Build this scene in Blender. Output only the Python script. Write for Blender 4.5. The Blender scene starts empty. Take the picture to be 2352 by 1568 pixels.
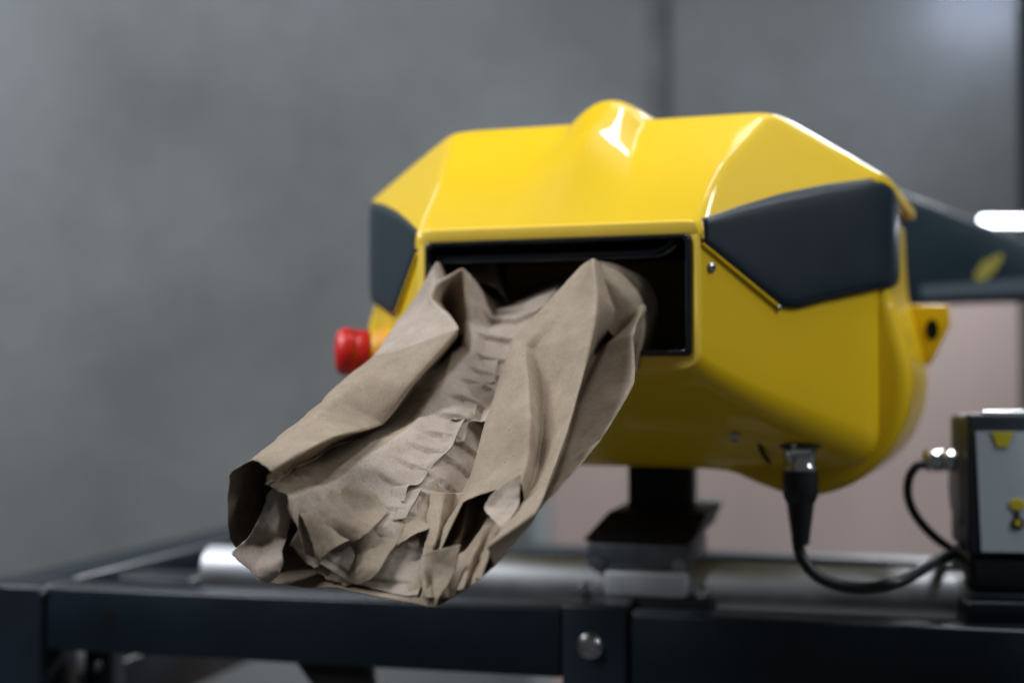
import bpy, bmesh, math, random
import numpy as np
from mathutils import Vector, Matrix, noise
random.seed(7)
sc = bpy.context.scene
R = math.radians
# ------------------------------------------------------------------ camera, world, lamps, exposure
CAMZ = 1.2
PITCH = math.atan(81/3267)
cam_d = bpy.data.cameras.new('camera'); cam = bpy.data.objects.new('camera', cam_d)
sc.collection.objects.link(cam); sc.camera = cam
cam.location = (0, 0, CAMZ); cam.rotation_euler = (R(90)+PITCH, 0, 0)
cam_d.lens = 50; cam_d.sensor_width = 36; cam_d.clip_start = 0.05; cam_d.clip_end = 60
cam_d.dof.use_dof = True; cam_d.dof.focus_distance = 0.885; cam_d.dof.aperture_fstop = 2.9
cam_d.dof.aperture_blades = 0
world = bpy.data.worlds.new('World'); sc.world = world; world.use_nodes = True
bg = world.node_tree.nodes['Background']; bg.inputs[0].default_value = (0.62, 0.66, 0.72, 1); bg.inputs[1].default_value = 0.085
sc.view_settings.view_transform = 'Standard'; sc.view_settings.look = 'None'
sc.view_settings.exposure = 0.0; sc.view_settings.gamma = 1
sc.render.engine = 'CYCLES'
try: sc.cycles.use_denoising = True
except Exception: pass

def ceiling_or_fill_light(loc, along, tilt, wid, ln, power, col):
    """a strip lamp under the ceiling, or an added fill: along = heading of its length, tilt = lean round that length"""
    d = bpy.data.lights.new('ceiling_or_fill_lamp', 'AREA'); d.shape = 'RECTANGLE'; d.size = ln; d.size_y = wid
    d.energy = power; d.color = col
    o = bpy.data.objects.new('ceiling_or_fill_lamp', d); sc.collection.objects.link(o)
    if isinstance(tilt, tuple):                        # leaning lamp turned towards a point
        q = (Vector(tilt)-Vector(loc)).to_track_quat('-Z', 'Y').to_matrix().to_4x4()
        o.matrix_world = Matrix.Translation(loc) @ q @ Matrix.Rotation(R(along), 4, 'Z'); return o
    o.matrix_world = Matrix.Translation(loc) @ Matrix.Rotation(R(along), 4, 'Z') @ Matrix.Rotation(R(tilt), 4, 'X')
    return o
COOL = (0.93, 0.96, 1.0); WARM = (1.0, 0.95, 0.9)
LAMPS = [((-1.45, 0.50, 2.65), 90, (-.1,1,1.2), 0.08, 1.5, 46, COOL),
         ((0.42, 1.36, 2.9), 90, 0, 0.045, 0.42, 6, COOL),
         ((0.42, 0.84, 2.9), 90, 0, 0.045, 0.42, 6, COOL),
         ((1.75, 0.35, 2.60), 90, (.15,1.1,1.1), 0.06, 1.4, 23, COOL),  # added fill that lifts the machine's right side, no lamp known there
         ((1.03, 2.8, 2.19), 0, (.25,1.1,1.37), 0.50, 0.50, 44, COOL),  # unseen, widened stand-in for the top right lamp, for the hood shoulder highlight
         ((0.9, 1.75, 2.9), 0, 0, 0.08, 1.6, 9, COOL),
         ((-1.9, 2.2, 2.9), 10, 25, 0.14, 1.5, 31, COOL)]
for L in LAMPS: ceiling_or_fill_light(*L)

# ------------------------------------------------------------------ helpers
F = 3267.0; CX = 1176.0; CY = 784.0
_c, _s = math.cos(PITCH), math.sin(PITCH)
def ray(X, Y):
    a = (X-CX)/F; b = -(Y-CY)/F
    return Vector((a, _c - b*_s, _s + b*_c))
CAM = Vector((0, 0, CAMZ))
def at(X, Y, D):
    r = ray(X, Y); return CAM + r*(D/r.y)
def hit(X, Y, p, n):                                   # sight line meets the plane through p with normal n
    r = ray(X, Y); return CAM + r*((p-CAM).dot(n)/r.dot(n))
def link(o, parent=None):
    sc.collection.objects.link(o)
    if parent: o.parent = parent
    return o
def thing(name, label, cat, loc=(0,0,0), rz=0, group=None):
    o = bpy.data.objects.new(name, None); link(o); o.empty_display_size = .02
    o.location = loc; o.rotation_euler = (0, 0, rz)
    o['label'] = label; o['category'] = cat
    if group: o['group'] = group
    return o
def tag(o, label=None, cat=None, group=None, kind=None):
    if label: o['label'] = label
    if cat: o['category'] = cat
    if group: o['group'] = group
    if kind: o['kind'] = kind
    return o
def mesh(name, vs, fs, mat, parent=None, smooth=True, sharp=None):
    me = bpy.data.meshes.new(name)
    me.from_pydata([tuple(v) for v in vs], [], [tuple(f) for f in fs]); me.validate()
    bm = bmesh.new(); bm.from_mesh(me); bmesh.ops.recalc_face_normals(bm, faces=bm.faces)
    for f in bm.faces: f.smooth = smooth
    if sharp is not None:
        for e in bm.edges:
            if len(e.link_faces) == 2 and e.calc_face_angle(0) > R(sharp): e.smooth = False
    bm.to_mesh(me); bm.free()
    me.materials.append(mat)
    return link(bpy.data.objects.new(name, me), parent)
def from_bm(name, bm, mat, parent=None, smooth=True, sharp=30):
    me = bpy.data.meshes.new(name)
    for f in bm.faces: f.smooth = smooth
    for e in bm.edges:
        if len(e.link_faces) == 2 and e.calc_face_angle(0) > R(sharp): e.smooth = False
    bm.to_mesh(me); bm.free(); me.materials.append(mat)
    return link(bpy.data.objects.new(name, me), parent)
def box(name, lo, hi, mat, parent=None, bev=0.002, seg=3, top=None):
    """box between two corners; top=(dx0,dx1,dy0,dy1) moves the upper face's sides"""
    bm = bmesh.new(); x0,y0,z0 = lo; x1,y1,z1 = hi
    t = top or (0,0,0,0)
    v = [bm.verts.new(p) for p in [(x0,y0,z0),(x1,y0,z0),(x1,y1,z0),(x0,y1,z0),
         (x0+t[0],y0+t[2],z1),(x1+t[1],y0+t[2],z1),(x1+t[1],y1+t[3],z1),(x0+t[0],y1+t[3],z1)]]
    for f in [(0,3,2,1),(4,5,6,7),(0,1,5,4),(1,2,6,5),(2,3,7,6),(3,0,4,7)]: bm.faces.new([v[i] for i in f])
    if bev: bmesh.ops.bevel(bm, geom=bm.edges[:], offset=bev, segments=seg, profile=.5, affect='EDGES')
    return from_bm(name, bm, mat, parent)
def lathe(name, prof, mat, parent=None, n=40, M=None, sharp=40):
    """prof: list of (r, z) round Z; M places it"""
    vs, fs = [], []
    for r, z in prof:
        for i in range(n):
            a = 2*math.pi*i/n; vs.append((r*math.cos(a), r*math.sin(a), z))
    for j in range(len(prof)-1):
        for i in range(n):
            k = (i+1) % n; fs.append((j*n+i, j*n+k, (j+1)*n+k, (j+1)*n+i))
    fs.append(tuple(range(n))); fs.append(tuple((len(prof)-1)*n+i for i in range(n)))
    if M: vs = [M @ Vector(v) for v in vs]
    return mesh(name, vs, fs, mat, parent, True, sharp)
def axis(p, d):                                        # frame at p whose Z runs along d
    return Matrix.Translation(p) @ Vector(d).to_track_quat('Z', 'Y').to_matrix().to_4x4()
def catmull(pts, n):
    P = [Vector(p) for p in pts]; out = []
    for i in range(len(P)-1):
        p0 = P[max(i-1,0)]; p1 = P[i]; p2 = P[i+1]; p3 = P[min(i+2,len(P)-1)]
        for k in range(n):
            t = k/n
            out.append(.5*((2*p1)+(p2-p0)*t+(2*p0-5*p1+4*p2-p3)*t*t+(3*p1-p0-3*p2+p3)*t**3))
    out.append(P[-1]); return out
def tube(name, pts, rad, mat, parent=None, n=14, smoothn=10):
    P = catmull(pts, smoothn) if smoothn else [Vector(p) for p in pts]
    vs, fs = [], []; up = Vector((0.13, 0.2, 1)).normalized()
    rr = rad if callable(rad) else (lambda t: rad)
    for i, p in enumerate(P):
        d = (P[min(i+1,len(P)-1)]-P[max(i-1,0)]).normalized()
        a = d.cross(up); a = a.normalized() if a.length > .05 else d.cross(Vector((1,0,0))).normalized()
        up = a.cross(d).normalized()
        r = rr(i/(len(P)-1))
        for k in range(n):
            th = 2*math.pi*k/n; vs.append(p + r*(a*math.cos(th)+up*math.sin(th)))
    for i in range(len(P)-1):
        for k in range(n):
            l = (k+1) % n; fs.append((i*n+k, i*n+l, (i+1)*n+l, (i+1)*n+k))
    fs.append(tuple(range(n))); fs.append(tuple((len(P)-1)*n+k for k in range(n)))
    return mesh(name, vs, fs, mat, parent, True, 50)
def loft(name, rows, mat, parent=None, closed=False, sharp=None, caps=(False, False)):
    n = len(rows[0]); vs = [v for r in rows for v in r]; fs = []
    for i in range(len(rows)-1):
        for k in range(n if closed else n-1):
            l = (k+1) % n; fs.append((i*n+k, i*n+l, (i+1)*n+l, (i+1)*n+k))
    if caps[0]: fs.append(tuple(range(n)))
    if caps[1]: fs.append(tuple((len(rows)-1)*n+k for k in range(n)))
    return mesh(name, vs, fs, mat, parent, True, sharp)
def solidify(o, t, off=-1):
    m = o.modifiers.new('thickness', 'SOLIDIFY'); m.thickness = t; m.offset = off; return o

# ------------------------------------------------------------------ materials
def mat(name, col, rough=.5, metal=0, coat=0, spec=.5, nscale=0, namt=0, bump=0, bscale=200, rvar=0, sheen=0, coat_r=.05):
    m = bpy.data.materials.new(name); m.use_nodes = True
    nt = m.node_tree; b = nt.nodes['Principled BSDF']
    b.inputs['Base Color'].default_value = (*col, 1); b.inputs['Roughness'].default_value = rough
    b.inputs['Metallic'].default_value = metal; b.inputs['Coat Weight'].default_value = coat
    b.inputs['Coat Roughness'].default_value = coat_r; b.inputs['Specular IOR Level'].default_value = spec
    tc = nt.nodes.new('ShaderNodeTexCoord')
    if namt:
        n = nt.nodes.new('ShaderNodeTexNoise'); n.inputs['Scale'].default_value = nscale; n.inputs['Detail'].default_value = 6
        nt.links.new(tc.outputs['Object'], n.inputs['Vector'])
        cr = nt.nodes.new('ShaderNodeMapRange'); cr.inputs[1].default_value = .3; cr.inputs[2].default_value = .7
        cr.inputs[3].default_value = 1-namt; cr.inputs[4].default_value = 1+namt
        nt.links.new(n.outputs['Fac'], cr.inputs[0])
        mx = nt.nodes.new('ShaderNodeVectorMath'); mx.operation = 'SCALE'; mx.inputs[0].default_value = col
        nt.links.new(cr.outputs[0], mx.inputs['Scale']); nt.links.new(mx.outputs[0], b.inputs['Base Color'])
        if rvar:
            c2 = nt.nodes.new('ShaderNodeMapRange'); c2.inputs[1].default_value = .3; c2.inputs[2].default_value = .7
            c2.inputs[3].default_value = rough-rvar; c2.inputs[4].default_value = rough+rvar
            nt.links.new(n.outputs['Fac'], c2.inputs[0]); nt.links.new(c2.outputs[0], b.inputs['Roughness'])
    if bump:
        n2 = nt.nodes.new('ShaderNodeTexNoise'); n2.inputs['Scale'].default_value = bscale; n2.inputs['Detail'].default_value = 4
        nt.links.new(tc.outputs['Object'], n2.inputs['Vector'])
        bp = nt.nodes.new('ShaderNodeBump'); bp.inputs['Strength'].default_value = bump; bp.inputs['Distance'].default_value = .0006
        nt.links.new(n2.outputs['Fac'], bp.inputs['Height']); nt.links.new(bp.outputs[0], b.inputs['Normal'])
    return m
M_YEL = mat('yellow_gloss_paint', (0.80, 0.525, 0.001), .5, 0, .45, .25, 9, .03, .04, 160, .03)
M_YELM = mat('yellow_cut_edge', (0.90, 0.62, 0.07), .5, 0, 0, .4, 20, .04, .12, 500)
M_PANEL = mat('anthracite_plastic', (0.008, 0.020, 0.031), .40, 0, .08, .45, 15, .06, .15, 900, .04)
M_BLK = mat('black_gloss_frame', (0.004, 0.007, 0.012), .22, 0, .3, .5, 20, .1, .1, 400)
M_INT = mat('black_interior', (0.003, 0.003, 0.004), .6, 0, 0, .2)
M_STEEL = mat('dark_blue_painted_steel', (0.0030, 0.0085, 0.0150), .36, 0, .12, .4, 12, .2, .12, 700, .05, coat_r=.2)
M_COL = mat('matt_black_steel', (0.004, 0.004, 0.005), .55, 0, 0, .35, 12, .1)
M_CHR = mat('chrome', (0.72, 0.73, 0.75), .14, 1)
M_ALU = mat('brushed_aluminium', (0.60, 0.62, 0.65), .56, 1, 0, .5, 40, .06, .1, 300, .05)
M_CLAMP = mat('dull_zinc_block', (0.16, 0.18, 0.21), .45, .8, 0, .5, 90, .15)
M_ZINC = mat('zinc_steel', (0.45, 0.47, 0.50), .3, 1, 0, .5, 200, .15)
M_RED = mat('red_plastic', (0.66, 0.016, 0.01), .38, 0, .2, .5, 60, .05, .1, 500)
M_RUB = mat('black_rubber', (0.008, 0.010, 0.013), .42, 0, 0, .5, 60, .1, .2, 500)
M_BOX = mat('grey_blue_plastic', (0.026, 0.036, 0.047), .48, 0, 0, .4, 20, .07, .2, 800)
M_BOXB = mat('black_plastic_base', (0.006, 0.008, 0.011), .45, 0, 0, .4, 20, .07)
M_FACE = mat('pale_grey_membrane', (0.50, 0.57, 0.63), .45, 0, 0, .4, 12, .03)
M_PRINT = mat('dark_print', (0.03, 0.04, 0.05), .5)
M_YPR = mat('yellow_print', (0.62, 0.52, 0.02), .5)
M_PALE = mat('pale_print', (0.055, 0.075, 0.10), .5)

def wall_material():
    m = bpy.data.materials.new('grey_concrete'); m.use_nodes = True; nt = m.node_tree; b = nt.nodes['Principled BSDF']
    b.inputs['Roughness'].default_value = .85
    tc = nt.nodes.new('ShaderNodeTexCoord')
    def nz(scale, det, rough=.5, st=(1,1,1)):
        mp = nt.nodes.new('ShaderNodeMapping'); mp.inputs['Scale'].default_value = st
        n = nt.nodes.new('ShaderNodeTexNoise'); n.inputs['Scale'].default_value = scale; n.inputs['Detail'].default_value = det
        n.inputs['Roughness'].default_value = rough
        nt.links.new(tc.outputs['Object'], mp.inputs[0]); nt.links.new(mp.outputs[0], n.inputs['Vector']); return n
    a = nz(1.3, 4, .55); r = nt.nodes.new('ShaderNodeValToRGB'); nt.links.new(a.outputs['Fac'], r.inputs[0])
    r.color_ramp.elements[0].position = .32; r.color_ramp.elements[0].color = (0.128, 0.134, 0.134, 1)
    r.color_ramp.elements[1].position = .68; r.color_ramp.elements[1].color = (0.212, 0.230, 0.246, 1)
    e = r.color_ramp.elements.new(.5); e.color = (0.168, 0.181, 0.186, 1)
    c = nz(30, 8, .7); mr = nt.nodes.new('ShaderNodeMapRange'); mr.inputs[1].default_value=.3; mr.inputs[2].default_value=.7
    mr.inputs[3].default_value=.88; mr.inputs[4].default_value=1.1; nt.links.new(c.outputs['Fac'], mr.inputs[0])
    vm = nt.nodes.new('ShaderNodeVectorMath'); vm.operation='SCALE'
    nt.links.new(r.outputs[0], vm.inputs[0]); nt.links.new(mr.outputs[0], vm.inputs['Scale'])
    nt.links.new(vm.outputs[0], b.inputs['Base Color'])
    bp = nt.nodes.new('ShaderNodeBump'); bp.inputs['Strength'].default_value=.3; bp.inputs['Distance'].default_value=.004
    nt.links.new(c.outputs['Fac'], bp.inputs['Height']); nt.links.new(bp.outputs[0], b.inputs['Normal'])
    return m
def paper_material(name, ca, cb):
    m = bpy.data.materials.new(name); m.use_nodes = True; nt = m.node_tree; b = nt.nodes['Principled BSDF']
    b.inputs['Roughness'].default_value = .72; b.inputs['Specular IOR Level'].default_value = .28
    tc = nt.nodes.new('ShaderNodeTexCoord')
    def nz(scale, det, rough=.5, st=(1,1,1)):
        mp = nt.nodes.new('ShaderNodeMapping'); mp.inputs['Scale'].default_value = st
        n = nt.nodes.new('ShaderNodeTexNoise'); n.inputs['Scale'].default_value = scale; n.inputs['Detail'].default_value = det
        n.inputs['Roughness'].default_value = rough
        nt.links.new(tc.outputs['Object'], mp.inputs[0]); nt.links.new(mp.outputs[0], n.inputs['Vector']); return n
    cloud = nz(60, 6, .6); r = nt.nodes.new('ShaderNodeValToRGB'); nt.links.new(cloud.outputs['Fac'], r.inputs[0])
    r.color_ramp.elements[0].position=.3; r.color_ramp.elements[0].color=(*ca, 1)
    r.color_ramp.elements[1].position=.7; r.color_ramp.elements[1].color=(*cb, 1)
    fib = nz(900, 3, .7, (1, 1, .35)); fr = nt.nodes.new('ShaderNodeMapRange'); fr.inputs[1].default_value=.35; fr.inputs[2].default_value=.65
    fr.inputs[3].default_value=.88; fr.inputs[4].default_value=1.10; nt.links.new(fib.outputs['Fac'], fr.inputs[0])
    sp = nz(420, 1, .5); sr = nt.nodes.new('ShaderNodeMapRange'); sr.inputs[1].default_value=.70; sr.inputs[2].default_value=.76
    sr.inputs[3].default_value=1.0; sr.inputs[4].default_value=.62; nt.links.new(sp.outputs['Fac'], sr.inputs[0])
    mu = nt.nodes.new('ShaderNodeMath'); mu.operation='MULTIPLY'; nt.links.new(fr.outputs[0], mu.inputs[0]); nt.links.new(sr.outputs[0], mu.inputs[1])
    vm = nt.nodes.new('ShaderNodeVectorMath'); vm.operation='SCALE'; nt.links.new(r.outputs[0], vm.inputs[0]); nt.links.new(mu.outputs[0], vm.inputs['Scale'])
    nt.links.new(vm.outputs[0], b.inputs['Base Color'])
    bp = nt.nodes.new('ShaderNodeBump'); bp.inputs['Strength'].default_value=.35; bp.inputs['Distance'].default_value=.0003
    nt.links.new(fib.outputs['Fac'], bp.inputs['Height'])
    w = nz(95, 3, .55); bp2 = nt.nodes.new('ShaderNodeBump'); bp2.inputs['Strength'].default_value=.35; bp2.inputs['Distance'].default_value=.0016
    nt.links.new(w.outputs['Fac'], bp2.inputs['Height']); nt.links.new(bp2.outputs[0], bp.inputs['Normal'])
    nt.links.new(bp.outputs[0], b.inputs['Normal'])
    return m
M_WALL = wall_material(); M_PAPER = paper_material('kraft_paper_outer_face', (0.262,0.203,0.145), (0.338,0.268,0.198))
M_PAPIN = paper_material('kraft_paper_inner_face', (0.330,0.268,0.216), (0.418,0.346,0.288))
M_FLOOR = mat('grey_concrete_floor', (0.085, 0.083, 0.078), .6, 0, 0, .5, 3, .15)
M_BOARD = mat('pinkish_board', (0.37, 0.295, 0.275), .7, 0, 0, .3, 1.6, .12)

# ------------------------------------------------------------------ setting
WY = 3.3
w = mesh('wall', [(-5,WY,0),(5,WY,0),(5,WY,4),(-5,WY,4),(-5,WY+.2,0),(5,WY+.2,0),(5,WY+.2,4),(-5,WY+.2,4)],
     [(0,1,2,3),(5,4,7,6),(4,0,3,7),(1,5,6,2),(3,2,6,7)], M_WALL, None, False); tag(w, kind='structure')
f = mesh('floor', [(-5,-3,0),(5,-3,0),(5,WY,0),(-5,WY,0)], [(0,1,2,3)], M_FLOOR, None, False); tag(f, kind='structure')

xj = at(1512, 300, WY).x
j_ = box('wall_joint', (xj-.030, WY-.003, 0), (xj+.030, WY+.05, 4), mat('grey_joint_filler', (.148,.158,.168), .9, 0,0,.2, 8, .3), None, 0); tag(j_, kind='structure')
# pinkish board far behind
p0 = at(1262, 1280, 2.9); p1 = at(2800, 1280, 2.9); pz = at(1262, 640, 2.9).z
t = thing('partition_board', 'pale pinkish beige board standing blurred behind the machine and below its dark arm', 'partition', (p0.x, 2.9, 0))
box('board', (0, 0, 0), (p1.x-p0.x, .03, pz), M_BOARD, t, .004)
box('edge_strip', (-.034, -.004, 0), (-.001, .034, pz), mat('grey_trim', (.22,.25,.26), .5), t, .003)

# ------------------------------------------------------------------ work table frame
TY = R(14.7); te = Vector((math.cos(TY), -math.sin(TY), 0)); tb = Vector((math.sin(TY), math.cos(TY), 0))
ZT = -0.188 + CAMZ
def on_top(X, Y, z=ZT): return hit(X, Y, Vector((0,0,z)), Vector((0,0,1)))
tp = on_top(98, 1346)                                   # joint between corner post and front rail
tab = thing('table_frame', 'dark blue painted steel table frame with bolted rails under the yellow machine', 'table frame', (tp.x, tp.y, 0), -TY)
BH = .057; ZL = ZT
def tl(p): v = p - Vector((tp.x, tp.y, 0)); return Vector((v.dot(te), v.dot(tb), v.z))   # world -> table frame
xm = tl(hit(1290, 1450, tp, tb)).x; xm2 = tl(hit(1440, 1450, tp, tb)).x
box('front_rail', (.0015, .002, ZL-BH), (xm, .045, ZL), M_STEEL, tab, .003)
box('front_rail', (xm2, .002, ZL-BH-.006), (1.5, .045, ZL-.002), M_STEEL, tab, .003)
box('corner_post', (-.075, 0, 0), (0, .06, ZL), M_STEEL, tab, .003)
box('middle_post', (xm+.0006, -.003, 0), (xm2-.0006, .05, ZL+.004), M_STEEL, tab, .003)
b = tl(hit(1357, 1480, tp, tb))
Mb = axis(Vector((b.x, -.003, b.z)), (0,-1,0))
lathe('bolt_head', [(.0002,0),(.0100,0),(.0100,.0012),(.0088,.0018),(.0086,.0040),(.0072,.0056),(.0046,.0060),(.0040,.0034),(.0002,.0034)], M_CHR, tab, 32, Mb)
lathe('rail_hole', [(.0002,0),(.0066,0),(.0066,.0006),(.0002,.0006)], M_INT, tab, 24, axis(Vector((tl(hit(248,1420,tp,tb)).x, .0022, tl(hit(248,1420,tp,tb)).z)), (0,-1,0)))
lathe('corner_rivet', [(.0002,0),(.003,0),(.0025,.0015),(.0002,.002)], M_ZINC, tab, 20, axis(Vector((-.0005, -.0003, ZL-.006)), (0,-1,0)))
box('end_rail', (-.075, .0615, ZL-.055), (-.012, .62, ZL-.001), M_STEEL, tab, .004)
box('back_rail', (-.0105, .42, ZL-.055), (1.5, .47, ZL-.004), M_STEEL, tab, .004)
box('inner_bracket', (-.010, .14, ZL-.06), (.072, .20, ZL-.01), M_STEEL, tab, .003)
lathe('bracket_bolt', [(.0002,0),(.007,0),(.0055,.004),(.0002,.005)], M_ZINC, tab, 24, axis(Vector((.055,.1395,ZL-.024)), (0,-1,0)))
box('inner_post', (.012, .05, 0), (.040, .075, ZL-BH-.002), M_STEEL, tab, .002)
lathe('post_bolt', [(.0002,0),(.005,0),(.004,.003),(.0002,.004)], M_ZINC, tab, 24, axis(Vector((.026,.0495,ZL-BH-.022)), (0,-1,0)))
box('lower_end_rail', (-.075, .0615, ZL-.16), (-.02, .62, ZL-.10), M_STEEL, tab, .003)
# diagonal brace under the front rail
b0 = tl(hit(740, 1490, tp+tb*.02, tb)); b1 = tl(hit(960, 1800, tp+tb*.02, tb))
dv = Vector((b1.x-b0.x, 0, b1.z-b0.z)).normalized(); nx = Vector((-dv.z, 0, dv.x))*.024
vs = []
for yy in (.014, .036):
    for q in (b0-dv*.02, b1+dv*.2):
        vs += [Vector((q.x, yy, q.z))+nx, Vector((q.x, yy, q.z))-nx]
br = mesh('diagonal_brace', vs, [(0,1,3,2),(4,6,7,5),(0,2,6,4),(1,5,7,3),(0,4,5,1),(2,3,7,6)], M_COL, tab, False)

# polished guide tube lying along the frame
RT = .021
cz = -0.178 + CAMZ
yl = .085
def on_tube(X): # x in table frame of pixel column X at tube line
    return tl(hit(X, 1335, tp+tb*yl, tb)).x
gt = thing('guide_tube', 'polished steel tube lying along the table frame behind its front rail', 'tube', (tp.x, tp.y, 0), -TY)
xs0, xs1 = on_tube(480), on_tube(2600)
prof = [(.0002,0),(RT-.002,0),(RT,.002)]+[(RT,.002+(xs1-xs0-.004)*i/6) for i in range(1,7)]+[(RT-.002,xs1-xs0),(.0002,xs1-xs0)]
lathe('tube_body', prof, M_ALU, gt, 64, axis(Vector((xs0, yl, cz)), (1,0,0)))

# ------------------------------------------------------------------ machine
YAW = R(20); O = Vector((.031, 1.04, CAMZ)); ex = Vector((math.cos(YAW), -math.sin(YAW), 0)); ey = Vector((math.sin(YAW), math.cos(YAW), 0))
def ml(X, Y, yy): v = hit(X, Y, O+ey*yy, ey)-O; return Vector((v.dot(ex), yy, v.z))   # pixel -> machine frame on plane y=yy
mc = thing('packing_machine', 'glossy yellow paper cushioning machine with dark side panels feeding out brown paper', 'machine', O, -YAW)
def smin(a, b, k):
    h = max(k-abs(a-b), 0)/k; return min(a,b)-h*h*h*k/6
def smax(a, b, k): return -smin(-a,-b,k)
def sst(a, b, x): x = min(max((x-a)/(b-a),0),1); return x*x*(3-2*x)
def halfw(y):  # plan outline of hood
    return smin(.1085+.767*y, .2235+.01*y, .030)
def plane3(a, b, c):
    n = (b-a).cross(c-a); return lambda x, y: a.z - (n.x*(x-a.x)+n.y*(y-a.y))/n.z
XR, XL = .142, -.121
V = Vector
Pr = plane3(V((.1085,0,.1105)), V((XR,.1,.204)), V((.2235,.15,.1545)))
Pl = plane3(V((-.1085,0,.1105)), V((XL,.1,.204)), V((-.2235,.15,.1545)))
Qr = plane3(V((XR,.1,.205)), V((.2235,.15,.156)), V((.2335,.36,.150)))
Ql = plane3(V((XL,.1,.205)), V((-.2235,.15,.156)), V((-.2335,.36,.150)))
def hood(x, y):
    fr = smin(.1115+1.32*y, .1115+.036+.78*(y-.026), .02)
    fr = smin(fr, .1115+.0925+.02*(y-.1), .012)
    bend = .006*math.sin(math.pi*min(max(y/.15,0),1))
    side = min(Pr(x,y), Pl(x,y))
    edge = abs(x)/max(halfw(y),.01)
    side += bend*sst(.5,1,edge)
    q = min(Qr(x,y), Ql(x,y))
    z = smin(fr, side, .008); z = smin(z, q, .015)
    z = smin(z, .204-.9*(y-.37), .04)
    # moulded hump on the front slope
    f = sst(.01, .10, y)
    xc, xl, xr = .004+.008*f, -.040+.020*f, .050-.010*f
    t_ = smin((x-xl)/(xc-xl), (xr-x)/(xr-xc), .40+1.3*sst(.05,.11,y))
    tp_ = 1-((x-.0125)/.031)**2; gq = sst(.060,.10,y); t_ = t_*(1-gq)+max(tp_,-.5)*gq; t_ = max(0, smax(t_, 0, .5)-.0834*max(0, 1-abs(t_)/.5)**3)
    hgt = .0175*sst(-.006,.060,y)*(1-sst(.2,.33,y))
    return z + hgt*t_
NY, NX = 130, 220
ys = [.0+.40*(i/NY)**1.25 for i in range(NY+1)]
rows = []
for y in ys:
    wv = halfw(y); wv *= (1 - .25*sst(.36,.42,y))
    r = []
    for j in range(NX+1):
        u = -1+2*j/NX; u = math.copysign(abs(u)**.9, u); x = u*wv
        r.append(V((x, y, hood(x, y))))
    rows.append(r)
# folded lip round the border
n = NX+1
vs = [p for r in rows for p in r]; fs = [(i*n+k, i*n+k+1, (i+1)*n+k+1, (i+1)*n+k) for i in range(NY) for k in range(NX)]
border = [(0,k) for k in range(n)]+[(i,n-1) for i in range(1,NY+1)]+[(NY,k) for k in range(n-2,-1,-1)]+[(i,0) for i in range(NY-1,0,-1)]
def ring(off, dz):
    base = len(vs)
    for (i,k) in border:
        p = rows[i][k]; cpt = V((p.x*(1-off/.2) , p.y + (off if i < 3 else 0), p.z-dz)); vs.append(cpt)
    return base
b1 = ring(-.0012, .0018); b2 = ring(-.0015, .0095); b3 = ring(.006, .0105)
nb = len(border)
for k in range(nb):
    l = (k+1) % nb; a = border[k][0]*n+border[k][1]; bq = border[l][0]*n+border[l][1]
    fs += [(a, bq, b1+l, b1+k), (b1+k, b1+l, b2+l, b2+k), (b2+k, b2+l, b3+l, b3+k)]
hood_o = mesh('hood', vs, fs, M_YEL, mc, True, 55)
# matt front lip of the hood
lipv = []
def lip_pt(t, dz, dy): # t -1..1
    x = t*.1125; return V((x, dy, .1115-dz))
rowsl = []
for (dz, dy) in ((.0005,-.0012),(.0015,-.0028),(.0095,-.0032),(.0108,-.0022),(.0108,.004)):
    rowsl.append([V((-.1115+ .223*i/60, dy+ (.004*abs(-1+2*i/60)**24), .1115-dz - .005*abs(-1+2*i/60)**30)) for i in range(61)])
loft('hood_lip', rowsl, M_YELM, mc, sharp=50)

# lower housing, front shell: U sections growing towards the back
def usec(hw, zt, zb, r, y, n=10):
    pts = [V((hw, y, zt))]
    for i in range(1,7): pts.append(V((hw, y, zt+(zb+r-zt)*i/7)))
    for i in range(n+1):
        a = i/n*math.pi/2; pts.append(V((hw-r+r*math.cos(a), y, zb+r-r*math.sin(a))))
    m = [V((-p.x, p.y, p.z)) for p in reversed(pts)]
    return pts + m
rows = []
for i in range(25):
    t = i/24; y = .15*t
    hw = smin(.1075+.750*y, .2205, .028); zb = .006-.078*t**.85; r = .012+.016*t; zt = .099+.046*t
    rows.append(usec(hw, zt, zb, r, y))
rows.append(usec(.2195-.004, .143, -.068, .028, .156)); rows.append(usec(.21, .14, -.060, .028, .157))
lh = loft('lower_housing', rows, M_YEL, mc, sharp=60)
# bottom pan and rear shell
def rsec(y, s=1.0, lift=0):
    half = [(.2195,.135),(.2225,.075),(.2300,.045),(.2385,.005),(.2355,-.03),(.220,-.062),(.192,-.086),(.155,-.096),(.125,-.088),(.095,-.077),(.05,-.075),(0,-.075)]
    c = catmull([(a*s, y, z*s+lift) for a,z in half], 5)
    return c + [V((-p.x,p.y,p.z)) for p in reversed(c[:-1])]
rows = [rsec(.158,.955), rsec(.160,.98), rsec(.164,.995), rsec(.17,1)]+[rsec(.17+.19*i/6,1) for i in range(1,7)]+[rsec(.385,.97),rsec(.40,.9),rsec(.405,.6)]
loft('rear_housing', rows, M_YEL, mc, sharp=60, caps=(True,True))
# plinth cover under the front with its slot line
def rr(x0, x1, z0, z1, r, y, n=6, rt=None):
    rt = r if rt is None else rt
    out = []
    for (cx_, cz_, a0, q) in ((x1-r,z0+r,-90,r),(x1-rt,z1-rt,0,rt),(x0+rt,z1-rt,90,rt),(x0+r,z0+r,180,r)):
        for i in range(n+1):
            a = R(a0+90*i/n); out.append(V((cx_+q*math.cos(a), y, cz_+q*math.sin(a))))
    return out
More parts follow.
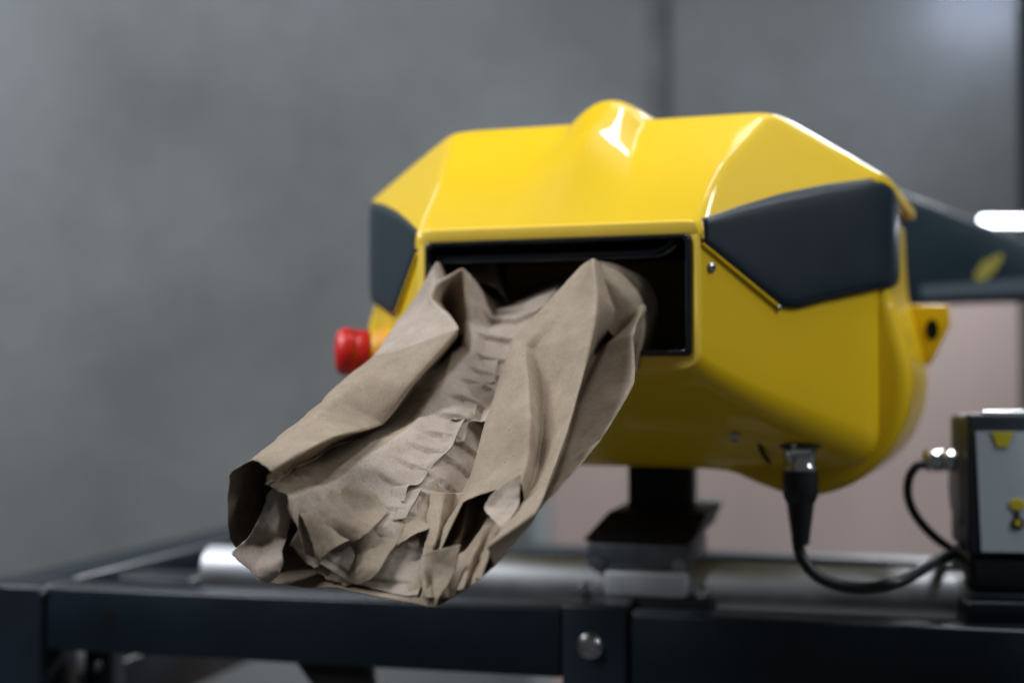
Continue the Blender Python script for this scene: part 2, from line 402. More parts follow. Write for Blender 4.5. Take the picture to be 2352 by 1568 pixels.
# yellow rim round the outlet, black outlet frame, dark channel
A = [rr(-.1085,.1085,.0048,.1005,.013,.003,rt=.002), rr(-.1085,.1085,.0048,.1005,.013,-.001,rt=.002), rr(-.1075,.1075,.0058,.1003,.012,-.0022,rt=.002),
     rr(-.1025,.1030,.0145,.1002,.004,-.0022,rt=.002), rr(-.102,.1025,.015,.100,.004,.006,rt=.002)]
loft('outlet_rim', A, M_YELM, mc, closed=True, sharp=50)
B = [rr(-.1018,.1023,.0152,.1012,.004,.004), rr(-.1018,.1023,.0152,.1012,.004,-.0035), rr(-.1008,.1013,.0162,.1003,.004,-.0048),
     rr(-.0988,.0993,.0182,.0985,.003,-.0048), rr(-.0978,.0983,.0192,.0977,.003,-.0035), rr(-.0975,.098,.0195,.0975,.003,.02), rr(-.0955,.096,.0215,.0955,.003,.03)]
loft('outlet_frame', B, M_BLK, mc, closed=True, sharp=50)
Cc = [rr(-.0955,.096,.0215,.0955,.003,.03), rr(-.0955,.096,.0215,.0955,.003,.19)]
loft('outlet_channel', Cc, M_INT, mc, closed=True, caps=(False,True), sharp=50)
# guard lip hanging in the outlet
g = [[V((-.096+.186*i/40, yy, z+ .010*max(0,(i/40-.9)/.1)**2)) for i in range(41)] for (yy,z) in ((.012,.0955),(.004,.0905),(.004,.0880),(.0065,.0865),(.012,.0872),(.016,.092))]
loft('outlet_guard', g, M_BLK, mc, sharp=50)
tube('guard_bead', [(-.096,.004,.0862),(-.03,.004,.0862),(.06,.004,.0862),(.078,.004,.0866),(.087,.004,.0905),(.0905,.004,.094)], .0013, M_BLK, mc, 10, 8)

# dark side panels
def side_panel(sg):
    S = []
    path = []
    N = 60
    for i in range(N+1):
        y = .0015+ .205*(i/N)
        path.append((halfw(y)+.0010, y))
    rows = []
    K = 12
    for (x, y) in path:
        t = min(y/.15, 1)
        xx = halfw(y)
        ZT_ = [(-1,.1105),(0,.1105),(.028,.1222),(.061,.1345),(.096,.1445),(.134,.1525),(.151,.1545),(.165,.1535),(.21,.148)]
        ZB_ = [(-1,.097),(0,.097),(.027,.0765),(.054,.0565),(.060,.0528),(.067,.0508),(.075,.0510),(.096,.057),(.148,.069),(.21,.075)]
        zt = float(np.interp(y, *zip(*ZT_))); zb = float(np.interp(y, *zip(*ZB_)))
        r = []
        for k in range(K+1):
            q = k/K; z = zb+(zt-zb)*q
            off = -.0016*(abs(2*q-1)**8)
            r.append(V((sg*(x+off), y, z)))
        rows.append(r)
    o = loft('side_panel', rows, M_PANEL, mc, sharp=60)
    solidify(o, .0028, 0); return o
side_panel(1); side_panel(-1)
for sg in (1,-1):   # thin folded lip that runs under the slanted lower edge of the panel
    P = [V((sg*(halfw(y)+.0002), y, .097-.0415*(y/.056)-.0022)) for y in (.001,.02,.04,.058)]
    tube('panel_lip', P, .0014, M_YEL, mc, 10, 4)
def screw(name, p, d, r, parent=mc, mt=M_ZINC):
    return lathe(name, [(.0002,0),(r,0),(r,.0008),(r*.8,.0016),(r*.45,.0019),(r*.42,.0008),(.0002,.0008)], mt, parent, 28, axis(p, d))
sn = V((.60,-.80,0)).normalized(); sn = V((math.cos(math.atan(.75)), -math.sin(math.atan(.75)), 0))
screw('screw', V((.1075+.75*.009+.0002,.009,.0775)), sn, .0037)
screw('screw', V((.1075+.75*.060+.0012,.060,.0505)), sn, .0024)
# yellow bracket with slot at the rear right
pb = at(2092, 702, 1.42); 
def mw(p): v = p-O; return V((v.dot(ex), v.dot(ey), v.z))
def local_poly(name, pts2, y0, y1, m, parent, bev=.0015):
    bm = bmesh.new(); n_ = len(pts2)
    a = [bm.verts.new((x, y0, z)) for x, z in pts2]; c = [bm.verts.new((x, y1, z)) for x, z in pts2]
    bm.faces.new(a); bm.faces.new(list(reversed(c)))
    for i in range(n_):
        j = (i+1) % n_; bm.faces.new([a[j], a[i], c[i], c[j]])
    bmesh.ops.recalc_face_normals(bm, faces=bm.faces)
    if bev: bmesh.ops.bevel(bm, geom=bm.edges[:], offset=bev, segments=3, profile=.5, affect='EDGES')
    return from_bm(name, bm, m, parent)
yb = .345
q = [ml(X, Y, yb) for X, Y in ((2060,700),(2178,700),(2182,745),(2150,810),(2136,838),(2070,820))]
local_poly('mounting_bracket', [(v.x, v.z) for v in q], yb, yb+.012, M_YEL, mc, .002)
q = ml(2141, 757, yb); lathe('bracket_slot', [(.0002,0),(.0075,0),(.0075,.001),(.0002,.001)], M_INT, mc, 28, axis(q, (0,-1,0)) @ Matrix.Diagonal((.75,1.25,1,1)))
q = ml(2098, 775, yb); lathe('bracket_slot', [(.0002,0),(.004,0),(.004,.001),(.0002,.001)], M_INT, mc, 28, axis(q, (0,-1,0)))

# slot line and small fixings on the underside
def under(X, Y, yy): return ml(X, Y, yy)
P = [under(1722, 972, .09), under(1738, 1002, .10), under(1752, 1040, .115), under(1768,1062,.125)]
tube('underside_seam', P, .0017, M_INT, mc, 8, 4)
q = under(1690, 990, .088); screw('underside_screw', q+V((0,-.004,-.004)), (0,-.8,-.6), .004)

# socket and plug under the machine
pp = ml(1838, 1022, .118)
lathe('socket_flange', [(.0002,0),(.018,0),(.018,-.002),(.013,-.004),(.0002,-.004)], M_RUB, mc, 36, Matrix.Translation(pp+V((0,0,.001))))
screw('flange_screw', pp+V((-.002,-.018,.0005)), (0,-.9,.3), .0023, mt=M_CHR)
screw('housing_screw', V((.2075-.006,.1372,-.0405)), sn, .003, mt=M_YEL)

# emergency stop on the far left side
es = thing('emergency_stop_button', 'red mushroom emergency stop button on a yellow collar at the machine\'s left side', 'button', at(860, 808, 1.19))
eM = axis(V((0,0,0)), V((-1,-.10,0)))
lathe('collar', [(.0002,-.03),(.019,-.03),(.019,-.002),(.016,.003),(.0002,.003)], mat('orange_yellow_plastic', (.85,.42,.03), .45), es, 40, eM)
lathe('red_cap', [(.0002,.0032),(.0165,.0032),(.0185,.005),(.0188,.012),(.0180,.014),(.0192,.0165),(.0202,.021),(.0198,.027),(.0165,.031),(.009,.0328),(.0002,.033)], M_RED, es, 48, eM)

# column, flange and clamp holding the machine over the tube
cp = at(1519, 1300, 1.275)
colm = thing('support_column', 'short black column with flange and aluminium clamp gripping the tube under the machine', 'column', (cp.x, cp.y, 0), -TY)
def clt(v): w_ = v - Vector((cp.x, cp.y, 0)); return Vector((w_.dot(te), w_.dot(tb), w_.z))
zf = at(1519, 1185, 1.275).z; zc = at(1519, 1243, 1.215).z; zb_ = at(1519, 1372, 1.205).z
zt_ = O.z-.078
box('post', (-.0265,-.02,zf-.01), (.027,.034,zt_), M_COL, colm, .002)
box('post_strip', (.0272,-.004,zf), (.0305,.02,zt_-.001), M_ZINC, colm, .001)
fl = box('flange', (-.056,-.079,zc+.0006), (.036,.09,zc+.024), M_COL, colm, .002, 3, (.018,.010,.03,.0))
box('clamp_block', (-.052,-.078,zc-.022), (.036,.04,zc), M_CLAMP, colm, .003)
box('clamp_jaw', (-.036,-.084,zb_+.001), (.034,-.012,zc-.0225), M_ALU, colm, .003)
box('clamp_foot', (-.062,-.088,zb_-.012), (.056,-.012,zb_+.0005), M_COL, colm, .002)
for X in (-.052, .046):
    lathe('clamp_screw', [(.0002,0),(.0055,0),(.0055,.004),(.0045,.0055),(.0002,.0055)], M_CHR, colm, 24, axis(V((X,-.080,zb_+.007)), (0,-1,0)))
for X in (-.042, .027):
    lathe('block_screw', [(.0002,0),(.0065,0),(.0060,.002),(.0002,.003)], M_ZINC, colm, 24, axis(V((X,-.0782,zc-.018)), (0,-1,0)))

# dark arm behind the machine, going right to a mast
DA = 1.62
p0 = at(2062, 700, DA)
arm = thing('support_arm', 'dark blue steel arm with a small yellow emblem, reaching right from behind the machine', 'arm', p0)
pts = [at(X, Y, DA)-p0 for X, Y in ((1985,702),(2352,690),(2700,690),(2700,632),(2352,545),(2070,440),(1985,412))]
local_poly('arm_plate', [(v.x, v.z) for v in pts], 0, .06, M_PANEL, arm, .006)
pts = [at(X, Y, DA-.003)-p0 for X, Y in ((2238,632),(2258,600),(2300,582),(2306,590),(2285,625),(2262,644),(2244,646))]
local_poly('yellow_emblem', [(v.x, v.z) for v in pts], -.003, -.0005, mat('dull_yellow_print', (.24,.22,.035), .6), arm, 0)  # darker yellow than the control box prints
pts = [at(X, Y, DA-.003)-p0 for X, Y in ((2115,655),(2330,640),(2600,622),(2600,662),(2330,674),(2118,684))]
local_poly('pale_lettering_band', [(v.x, v.z) for v in pts], -.0022, -.0006, M_PALE, arm, 0)
mp = at(2402, 900, 2.1)
ms = thing('mast', 'dark steel mast at the right edge of the photo behind the arm', 'mast', (mp.x, mp.y, 0))
box('mast_profile', (-.012,0,0), (.14,.08,2.6), M_STEEL, ms, .004)

# lamp bar on the mast (lit) and ceiling lamp at the top right
def emis(name, col, s):
    m = bpy.data.materials.new(name); m.use_nodes = True; b = m.node_tree.nodes['Principled BSDF']
    b.inputs['Base Color'].default_value = (.8,.8,.8,1); b.inputs['Emission Color'].default_value = (*col,1); b.inputs['Emission Strength'].default_value = s
    return m
M_LIT = emis('lit_diffuser', (.86,.92,1), 9); M_LIT2 = emis('lit_ceiling_diffuser', (.75,.80,1), 9)
p0 = at(2254, 508, 1.93)
lb = thing('lamp_bar', 'bright white horizontal lamp bar just above the dark arm at the right edge', 'lamp', p0)
tube('tube_lamp', [(0,0,0),(.1,0,0),(.22,0,0)], .0065, M_LIT, lb, 16, 3)
box('lamp_housing', (.006,.007,-.006), (.22,.012,.006), M_STEEL, lb, .001)
p0 = at(2262, -62, 3.18)
cl = thing('ceiling_strip_lamp', 'glowing out of focus strip lamp cut by the top right edge of the photo', 'lamp', p0)
box('diffuser', (-.09,0,-.028), (.16,.05,.0), M_LIT2, cl, .004)
box('lamp_body', (-.095,-.002,.0005), (.165,.055,.03), M_ALU, cl, .002)

# control box on its bracket at the right
BA = R(8); be = V((math.cos(BA), -math.sin(BA), 0)); bb = V((math.sin(BA), math.cos(BA), 0))
bp0 = at(2224, 1362, 1.13)
bx = thing('control_box', 'dark grey control box with pale front plate and yellow keys at the right edge', 'control box', bp0, -BA)
H = (1362-952)/3267*1.13
def bl(X, Y, yy=0.0): v = hit(X, Y, bp0+bb*yy, bb)-bp0; return V((v.dot(be), yy, v.z))
box('case_back', (.002,.012,.030), (.19,.095,H-.002), M_BOX, bx, .006, 4)
bz = .012
fr = [rr(0, .19, .030, H, .004, -.002), rr(0, .19, .030, H, .004, .0125)]
local_poly('front_bezel', [(0,.030),(.19,.030),(.19,H),(0,H)], -.002, .0125, M_BOX, bx, .003)
a0 = bl(2241,990,-.0022); a1 = bl(2254,1266,-.0022)
local_poly('front_plate', [(a0.x,a0.z),(a1.x,a1.z),(.18,a1.z),(.18,a0.z)], -.0034, -.0021, M_FACE, bx, 0)
box('case_base', (.001,-.001,0), (.19,.094,.0295), M_BOXB, bx, .006, 4)
lathe('side_grip', [(.0002,0),(.036,0),(.034,.0015),(.0002,.0022)], mat('side_grip_plastic', (.014,.024,.036), .4), bx, 48, axis(V((.0021,.052,.078)), (-1,0,0)) @ Matrix.Diagonal((1.3,.85,1,1)))
box('top_glint_strip', (.012,.002,H+.0003), (.19,.010,H+.0025), M_CHR, bx, .001)
def disc(name, X, Y, r, m, y=-.0036, sx=1):
    q = bl(X, Y, y); return lathe(name, [(.0002,0),(r,0),(r*.9,.0008),(.0002,.0009)], m, bx, 28, axis(q, (0,-1,0)) @ Matrix.Diagonal((sx,1,1,1)))
disc('yellow_key', 2336, 1158, .0047, M_YPR, sx=1.3)
disc('dark_key', 2338, 1201, .0052, M_PRINT)
disc('key_centre', 2338, 1201, .0024, M_YPR, -.0046)
q = bl(2303,1008,-.0036); 
local_poly('yellow_logo', [(q.x-.0095,q.z+.0055),(q.x+.0095,q.z+.0055),(q.x+.006,q.z+.001),(q.x+.0045,q.z-.006),(q.x-.0045,q.z-.006),(q.x-.006,q.z+.001)], -.0044, -.0036, M_YPR, bx, 0)
q = bl(2336,1180,-.0036); local_poly('printed_mark', [(q.x-.002,q.z-.002),(q.x+.002,q.z-.002),(q.x+.002,q.z+.002),(q.x-.002,q.z+.002)], -.0041, -.0036, M_PRINT, bx, 0)
br_p = at(2212, 1368, 1.12)
bk = thing('box_bracket', 'dark steel bracket with bright top edge carrying the control box', 'bracket', br_p, -BA)
box('bracket_rail', (0,-.012,-.045), (.2,.11,-.003), M_STEEL, bk, .003)
box('bracket_lip', (.004,-.016,-.014), (.2,-.0125,-.002), M_STEEL, bk, .0015)

# cable between machine socket and control box
def wpt(v): return O + ex*v.x + ey*v.y + V((0,0,v.z))
s0 = wpt(pp); 
c_end = bp0 + be*.002 + bb*.045
cable = thing('connecting_cable', 'black cable looping from the plug under the machine to the control box', 'cable', s0)
def cz_(v): return v - s0
down = V((0,0,-1))
Mp = Matrix.Translation(V((0,0,0)))
DS = s0.y
def zz(Y): return at(1835, Y, DS).z - s0.z
lathe('plug_collar', [(.0002,zz(1026)),(.0125,zz(1026)),(.0128,zz(1032)),(.0118,zz(1036)),(.0118,zz(1066)),(.0128,zz(1070)),(.0126,zz(1082)),(.0002,zz(1082))][::-1], M_CHR, cable, 44, Mp)
lathe('plug_barrel', [(.0002,zz(1079)),(.0134,zz(1079)),(.0136,zz(1110)),(.0130,zz(1140)),(.0112,zz(1152)),(.0002,zz(1152))][::-1], M_RUB, cable, 44, Mp)
pr = [(.0002, zz(1150))]
for i in range(11):
    t_ = i/10; Y0 = 1150+92*t_; r_ = .0108-.0040*t_
    pr += [(r_, zz(Y0)), (r_, zz(Y0+5)), (r_-.0009, zz(Y0+5.5)), (r_-.0009, zz(Y0+8.5))]
pr.append((.0002, zz(1249)))
lathe('strain_relief', pr[::-1], M_RUB, cable, 40, Mp, sharp=30)
cp_ = [at(1832,1236,DS), at(1840,1275,DS), at(1872,1318,DS-.005), at(1925,1343,DS-.01), at(1990,1350,DS-.02), at(2060,1337,DS-.03), at(2125,1303,DS+.02), at(2172,1278,DS+.08), at(2230,1262,DS+.15), at(2300,1258,DS+.16)]
tube('cable', [cz_(p) for p in cp_], .0046, M_RUB, cable, 16, 8)
# chrome connector on the box with its own short lead
pc = bp0 + be*0 + bb*.045; 
xD = at(2182, 1058, pc.y); con = thing('connector_lead', 'chrome connector with thin black lead on the left side of the control box', 'connector', xD)
cM = axis(V((0,0,0)), V((-1,.05,.02)))
lathe('chrome_connector', [(.0002,-.004),(.0088,-.004),(.0088,.0045),(.0078,.006),(.0092,.0075),(.0092,.019),(.0078,.0208),(.0002,.0208)], M_CHR, con, 40, cM)
Dc = xD.y
cp_ = [at(2124,1064,Dc), at(2104,1072,Dc), at(2088,1098,Dc), at(2086,1140,Dc), at(2104,1184,Dc), at(2140,1226,Dc), at(2176,1254,Dc+.03), at(2205,1270,Dc+.08), at(2270,1280,Dc+.1)]
tube('lead', [p-xD for p in cp_], .0037, M_RUB, con, 14, 8)

# ------------------------------------------------------------------ crumpled kraft paper
P0 = at(1270, 760, 1.03); P1 = at(880, 1230, .80); AX = (P1-P0); LEN = AX.length; AXn = AX.normalized()
def ps(X, Y, s): return hit(X, Y, P0 + AX*s, AXn)
# how far up or down the strip each crease lies from its row: the valley floor lies deeper than the rolled edges
SOFF = [0,0,-.03,-.03,0,.02,-.22,-.07,-.08,-.10,-.11,-.14,-.02,.04,-.06,.04,-.24,-.09,-.05]
XOFF = {(3,2):-.03,(4,2):-.06,(3,3):.02,(4,3):.04,(5,3):.05,(5,2):-.02,(6,3):-.05,(6,2):-.06,(5,4):.03,(5,5):-.03,(6,0):.10,(6,1):.18,(6,2):.04,(7,1):.04,(6,5):-.06,(6,6):-.10,(6,7):-.10,(6,8):-.05,(7,6):-.02,(7,7):-.02,(14,1):.07,(14,2):.07,(14,3):.06,(13,1):-.045,(13,2):-.045,(13,3):-.03}
WOFF = [.6,.9,1,1,.95,.8,.58,.32,.1]
SR = [-.35, .0, .13, .25, .42, .60, .78, .92, 1.0]
COLS = [
 [(1250,785),(1220,797),(1170,905),(1110,980),(1040,1060),(960,1140),(880,1240),(830,1310),(820,1356)],
 [(1035,790),(1010,800),(970,880),(905,950),(835,1020),(760,1100),(680,1200),(640,1280),(616,1338)],
 [(1015,740),(985,730),(955,765),(892,850,.33),(830,930),(745,1025),(640,1120),(565,1180),(527,1240)],
 [(1018,650),(980,640),(930,714),(856,817,.33),(797,862),(735,926),(645,998),(575,1056),(524,1091)],
 [(1030,625),(1001,601),(972,690),(915,803,.31),(855,845),(770,915),(680,985),(625,1030),(582,1053)],
 [(1060,640),(1012,640),(990,686),(1055,754,.22),(943,888,.42),(882,975,.57),(770,1003),(690,1042),(624,1083)],
 [(1090,660),(1063,616),(1025,700),(1040,785),(950,890),(868,975,.6),(765,1030),(672,1080),(612,1118)],
 [(1120,690),(1090,645),(1082,742),(1080,808),(1010,885),(940,988),(850,1045),(740,1112),(655,1140)],
 [(1180,690),(1137,716),(1120,762),(1105,828),(1070,898),(1000,1002),(905,1092),(790,1202),(700,1270)],
 [(1240,655),(1200,705),(1180,760),(1150,830),(1110,910),(1045,1005),(955,1112),(880,1212),(790,1330)],
 [(1300,640),(1270,672),(1225,742),(1180,832),(1130,927),(1075,1032),(1000,1132),(930,1242),(900,1362)],
 [(1340,650),(1310,675),(1240,765),(1190,855),(1150,952),(1110,1045),(1050,1162),(985,1262),(960,1368)],
 [(1360,630),(1335,612),(1262,690),(1176,778,.24),(1140,892),(1105,1000),(1080,1110,.74),(1068,1140,.80),(1062,1152,.83)],
 [(1365,615),(1345,603),(1295,690),(1206,797,.26),(1213,880),(1217,962),(1214,1040,.70),(1206,1080,.77),(1197,1108,.81)],
 [(1368,605),(1355,598),(1330,690),(1232,800,.26),(1248,890),(1245,990),(1236,1062,.70),(1222,1112,.79),(1203,1150,.84)],
 [(1375,605),(1363,595),(1372,675),(1366,748),(1339,864),(1304,990),(1264,1100),(1228,1180),(1120,1255)],
 [(1440,630),(1398,632),(1436,738),(1372,800),(1330,890),(1298,1005),(1262,1112),(1222,1198),(1135,1300)],
 [(1490,680),(1485,700),(1470,722),(1456,768),(1459,878),(1385,1005),(1300,1108),(1224,1186),(1102,1331)],
 [(1440,790),(1445,800),(1430,870),(1400,930),(1360,980),(1270,1090),(1180,1190),(1120,1270),(1000,1395)],
]
K = [[ps(p[0], p[1], (p[2] if len(p) > 2 else SR[i]) + SOFF[j]*WOFF[i] + XOFF.get((j,i),0)) for i, p in enumerate(c)] for j, c in enumerate(COLS)]   # K[col][row]
NCOL, NROW = len(K), len(SR)
def cr1(p0, p1, p2, p3, t, w=.6):
    lin = p1.lerp(p2, t)
    cm = .5*((2*p1)+(p2-p0)*t+(2*p0-5*p1+4*p2-p3)*t*t+(3*p1-p0-3*p2+p3)*t**3)
    return lin.lerp(cm, w)
def surf(u, v):
    u %= NCOL; i = int(u); fu = u-i; v = min(max(v,0),NROW-1-1e-6); j = int(v); fv = v-j
    def row(c):
        c %= NCOL; q = K[c]
        return cr1(q[max(j-1,0)], q[j], q[j+1], q[min(j+2,NROW-1)], fv, .45)
    return cr1(row(i-1), row(i), row(i+1), row(i+2), fu, .12)
UPn = AXn.cross(V((1,0,0)).cross(AXn)) if False else None
_r = random.Random(11)
FOLDS = []
for per, am, n_ in ((62, 2.1, 3), (34, 1.35, 4), (17, .55, 5), (8, .16, 4)):
    for _ in range(n_):
        d_ = V((_r.gauss(0,1), _r.gauss(0,1), _r.gauss(0,1))).normalized()
        FOLDS.append((d_/(per*_r.uniform(.75,1.3)), _r.random(), am))
def crumple(p, amp=1.0):
    q = (p-P0)*1000
    wv_ = V((noise.noise(q/40), noise.noise(q/40+V((9,3,1))), noise.noise(q/40+V((2,8,5)))))*9
    d = 0
    for k_, (f_, ph, a_) in enumerate(FOLDS):
        t_ = ((q+wv_).dot(f_)+ph) % 1.0
        m_ = min(1, max(0, .5+1.6*noise.noise(q/48+V((k_*7.3, k_*1.7, 0)))))
        d += a_*m_*(abs(2*t_-1)-.5)
    vd = noise.voronoi(q/13)[0]; d += .35*(min(vd[1]-vd[0], .4)-.2)
    return d*amp/1000
def win(x, a, b, k): return sst(a-k, a, x)*(1-sst(b, b+k, x))
def paper_grid(us, vs_, disp=True, lift=0.0):
    G = [[surf(u, v) for u in us] for v in vs_]
    nv, nu = len(vs_), len(us)
    closed = abs(us[-1]-us[0]) > NCOL-1.5 and lift == 0
    out = [[None]*nu for _ in range(nv)]
    for a in range(nv):
        for b in range(nu):
            bl_, br_ = ((b-1) % nu, (b+1) % nu) if closed else (max(b-1,0), min(b+1,nu-1))
            du = G[a][br_]-G[a][bl_]; dv_ = G[min(a+1,nv-1)][b]-G[max(a-1,0)][b]
            nrm = du.cross(dv_); nrm = nrm.normalized() if nrm.length > 1e-12 else V((0,0,1))
            if nrm.z < 0 and 6 <= us[b] <= 12: nrm = -nrm
            u, v = us[b], vs_[a]
            amp = 1.0
            if 11.3 <= u <= 17: amp = .26
            if 3 <= u <= 5.2: amp = .38
            if v < 1: amp *= .5
            if 5 < u < 12: amp *= 1+.9*sst(6,8,v)
            p = G[a][b]
            if 7.5 < u < 11: amp *= .6
            d = crumple(p, amp) if disp else 0
            # cross pleats of the valley
            m = win(u, 8.0, 10.9, .7)*(1-.7*sst(5.5, 7.5, v))
            if m > 0:
                s = (p-P0).dot(AXn)*1000 + 5.0*noise.noise(p*22) + (u-9)*1.6
                ph = (s/21.0) % 1.0
                mm_ = .0042*(.5+.9*abs(noise.noise(V((s/21.0-ph, 3, 1))*1.7)))
                d += m*mm_*(ph if ph < .93 else (1-ph)/.07*.93) - m*mm_*.4 - m*.0014*math.exp(-((ph-.985)/.022)**2)
            out[a][b] = p + nrm*(d + lift)
            if a == nv-1 and lift == 0:
                out[a][b] = out[a][b] + AXn*.002*noise.noise(V((u*3.1, 5, 2)))
    return out
pa = thing('crumpled_kraft_paper', 'crumpled brown kraft paper strip with folded tubular edges coming out of the yellow machine', 'packing paper', P0)
US, VS = 10, 34
us = [i/US for i in range(NCOL*US)]; vv = [i/VS for i in range((NROW-1)*VS+1)]
G = paper_grid(us, vv)
# soften
def relax(G, it, closed):
    for _ in range(it):
        nv, nu = len(G), len(G[0]); H_ = [r[:] for r in G]
        for a in range(1, nv-1):
            for b in range(nu):
                if not closed and b in (0, nu-1): continue
                H_[a][b] = G[a][b]*.6 + (G[a-1][b]+G[a+1][b]+G[a][(b-1)%nu]+G[a][(b+1)%nu])*.1
        G = H_
    return G
G = relax(G, 1, True)
o = loft('outer_sheet', [[p-P0 for p in r] for r in G], M_PAPER, pa, closed=True)
o.data.materials.append(M_PAPIN)
ncu = NCOL*US
for pi, pl in enumerate(o.data.polygons):              # the inner face of the paper is paler than the outer one
    u_ = (pi % ncu)/US; v_ = (pi//ncu)/VS
    if 7.0 <= u_ < 11.0 or (3.0 <= u_ < 5.0 and v_ < 3.0): pl.material_index = 1
solidify(o, .0004, 0)
# overlapping plies along the glued seam
def strip(name, ufun0, ufun1, v0, v1, lift, nu=8, nv=110):
    rows_ = []
    for a in range(nv):
        v = v0+(v1-v0)*a/(nv-1); u0, u1 = ufun0(v), ufun1(v)
        rows_.append((v, [u0+(u1-u0)*k/(nu-1) for k in range(nu)]))
    out = []
    for a, (v, us_) in enumerate(rows_):
        g_ = paper_grid(us_, [max(v-.03,0), v, v+.03], True, lift)[1]
        e = .0016*math.sin(math.pi*min(1, 1)) 
        out.append(g_)
    return out
w1 = lambda v: 9.62+.07*math.sin(v*3.3)+.025*math.sin(v*9+1)
w2 = lambda v: 10.05+.07*math.sin(v*3.3+.3)+.03*math.sin(v*8+2)
for (f0, f1, a0, a1, lf) in ((lambda v: w1(v)-1.2, w1, 2.6, 7.6, .0011), (w1, w2, 3.2, 7.9, .0022)):
    pass
def seam(name, f0, f1, a0, a1, lf):
    g_ = strip(name, f0, f1, a0, a1, lf, 10, 140)
    nv, nu = len(g_), len(g_[0])
    o_ = loft(name, [[p-P0 for p in r] for r in g_], M_PAPER, pa)
    solidify(o_, .0004, 0); return o_
# loose inner plies and torn ends
BASE = []
for a in range(0, len(G), 3):
    for b in range(5*US, 12*US, 3):
        p = G[a][b]; d_ = p-CAM; c2 = V((d_.x, d_.y*_c+d_.z*_s, -d_.y*_s+d_.z*_c))
        BASE.append((CX+F*c2.x/c2.y, CY-F*c2.z/c2.y, (p-P0).dot(AXn)/LEN))
def base_s(X, Y):
    b_ = sorted(((x-X)**2+(y-Y)**2, s_) for x, y, s_ in BASE)[:9]
    q_ = sorted(s_ for _, s_ in b_); return sum(q_[2:7])/5
def flap(name, rows_, amp=.8, nu=14, nv=18, m=None):
    rows_ = [[(p[0], p[1], base_s(p[0], p[1])+p[2]) if 0 <= p[2] < .079 and name != 'rear_fold' else p for p in r] for r in rows_]
    Kf = [[ps(*p) for p in r] for r in rows_]
    R_, C_ = len(Kf), len(Kf[0])
    def ev(u, v):
        i = min(int(u), C_-2); fu = u-i; j = min(int(v), R_-2); fv = v-j
        def row(jj):
            q = Kf[min(max(jj,0),R_-1)]
            return cr1(q[max(i-1,0)], q[i], q[i+1], q[min(i+2,C_-1)], fu, .8)
        return cr1(row(j-1), row(j), row(j+1), row(j+2), fv, .8)
    NU, NV = nu*(C_-1), nv*(R_-1)
    g_ = [[ev(b/nu, a/nv) for b in range(NU+1)] for a in range(NV+1)]
    out = [[None]*(NU+1) for _ in range(NV+1)]
    for a in range(NV+1):
        for b in range(NU+1):
            du = g_[a][min(b+1,NU)]-g_[a][max(b-1,0)]; dv_ = g_[min(a+1,NV)][b]-g_[max(a-1,0)][b]
            nrm = du.cross(dv_); nrm = nrm.normalized() if nrm.length > 1e-12 else V((0,0,1))
            out[a][b] = g_[a][b] + nrm*crumple(g_[a][b]*1.3, amp)
            if a == NV or b in (0, NU): out[a][b] += AXn*.0012*noise.noise(g_[a][b]*300)
    out = relax(out, 1, False)
    o_ = loft(name, [[p-P0 for p in r] for r in out], m or M_PAPER, pa); solidify(o_, .0004, 0); return o_
def accordion(rows_, n_, ds):
    """resample rows to n_ columns and push every other one in and out: gathered folds"""
    out = []
    for ri, r in enumerate(rows_):
        o_ = []
        for k in range(n_):
            t_ = k/(n_-1)*(len(r)-1); i_ = min(int(t_), len(r)-2); f_ = t_-i_
            p_ = [r[i_][c]+(r[i_+1][c]-r[i_][c])*f_ for c in range(3)]
            e_ = ds*(.5+_r.random())*(1 if k % 2 else -1)*(1 if ri else .4)
            o_.append((p_[0]+_r.uniform(-4,4), p_[1]+_r.uniform(-5,5), p_[2]+e_))
        out.append(o_)
    return out
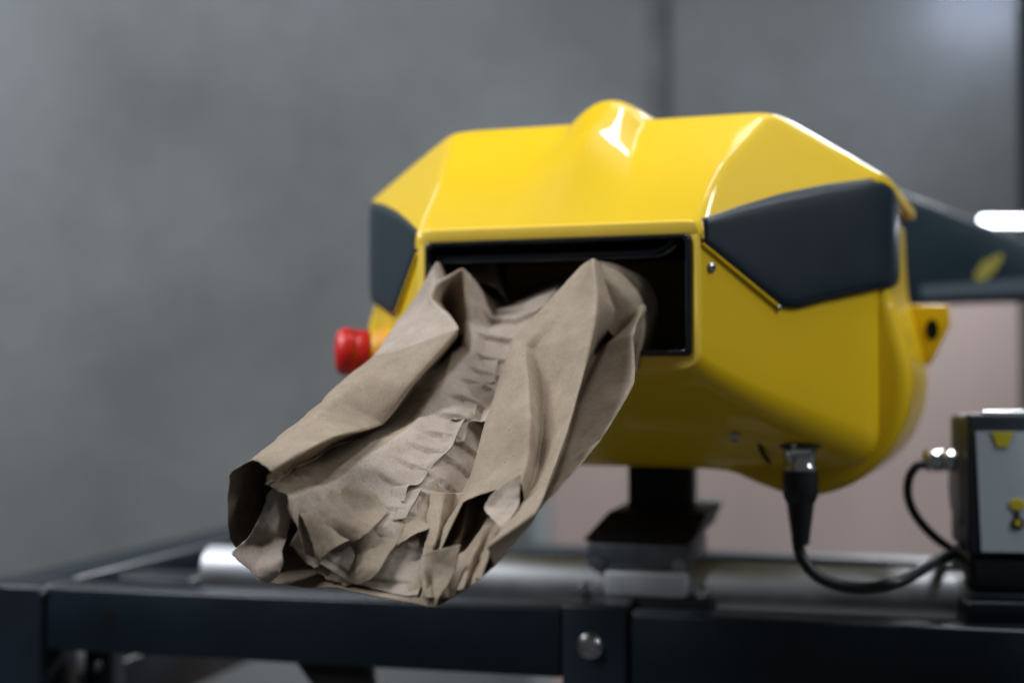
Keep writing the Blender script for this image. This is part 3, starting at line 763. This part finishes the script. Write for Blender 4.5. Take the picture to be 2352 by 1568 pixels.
FL = [
 [[(800,1085,0),(740,1130,0),(700,1190,.002),(665,1250,.004)],[(850,1120,.008),(800,1175,.012),(750,1235,.012),(700,1290,.012)],[(893,1172,.012),(848,1223,.020),(800,1252,.018),(722,1303,.016)]],
 [[(885,1165,.003),(840,1225,.005),(790,1260,.005),(715,1306,.005)],[(930,1178,.006),(880,1245,.008),(835,1300,.008),(760,1332,.008)],[(968,1190,.008),(900,1262,.012),(862,1325,.012),(795,1345,.010)]],
 [[(1000,1100,.004),(960,1130,.002),(935,1190,.002)],[(1015,1160,.010),(975,1190,.016),(925,1225,.012)],[(1010,1195,.016),(975,1222,.024),(912,1251,.016)]],
 [[(655,1135,.006),(700,1120,.004),(770,1105,.002)],[(690,1185,.012),(745,1170,.012),(790,1180,.010)],[(735,1290,.016),(772,1262,.020),(806,1238,.018)]],
 [[(614,1142,.955),(632,1118,.95),(665,1130,.945)],[(604,1168,.975),(642,1215,.985),(668,1190,.95)],[(572,1232,1.0),(612,1240,.985),(652,1262,1.0)],[(530,1270,1.03),(590,1306,1.035),(655,1288,1.02)],[(566,1298,1.035),(612,1338,1.04),(640,1318,1.03)]],
 accordion([[(990,1130,.74),(1060,1135,.71),(1120,1125,.71),(1190,1105,.75)],[(975,1215,.87),(1045,1215,.81),(1110,1200,.80),(1185,1165,.85)],[(962,1290,.94),(1020,1290,.90),(1075,1280,.89),(1140,1240,.93)],[(972,1368,.995),(1010,1378,.985),(1055,1352,.98),(1100,1325,.99)]], 8, .024),
 [[(1130,1130,.84),(1160,1108,.82),(1196,1090,.82)],[(1112,1165,.87),(1150,1162,.86),(1192,1140,.85)],[(1130,1192,.90),(1150,1195,.90),(1180,1184,.90)],[(1155,1214,.92),(1163,1219,.93),(1170,1208,.92)]],
 [[(962,1270,.95),(1005,1262,.95),(1060,1250,.95)],[(972,1325,.99),(998,1330,.98),(1045,1312,.98)],[(982,1397,1.03),(992,1358,1.0),(1002,1393,1.03)]],
]
for k_, r in enumerate(FL): flap('inner_ply', r, 1.3, m=M_PAPIN if k_ in (4, 6) else None)
def seam(path, wid, ds):
    flap('seam_flap', [[(x-wid, y+wid*.12, .0), (x-wid*.4, y+wid*.05, ds*.45), (x, y, ds)] for x, y in path], .55, 10, 8, M_PAPIN)
seam([(1144,824),(1136,874),(1108,886),(1088,958),(1066,962),(1038,1025),(994,1069),(963,1113),(938,1116),(929,1153)], 34, .0080)
seam([(1141,886),(1122,962),(1080,968),(1066,1016)], 22, .0080)
seam([(970,1122),(950,1156),(932,1192)], 30, .0080)
flap('rear_fold', [[(1375,600,-.12),(1430,612,-.14),(1485,640,-.16),(1512,700,-.16),(1495,790,-.14)],
                   [(1380,640,-.03),(1420,660,-.03),(1455,700,-.03),(1480,760,-.03),(1478,820,-.03)],
                   [(1395,760,.03),(1420,780,.02),(1440,800,.01),(1455,820,.01),(1462,860,.02)]], .4)
flap('rear_fold', [[(1150,640,-.3),(1130,600,-.3),(1080,600,-.3)],[(1170,700,-.15),(1140,660,-.15),(1080,640,-.15)]], .4)
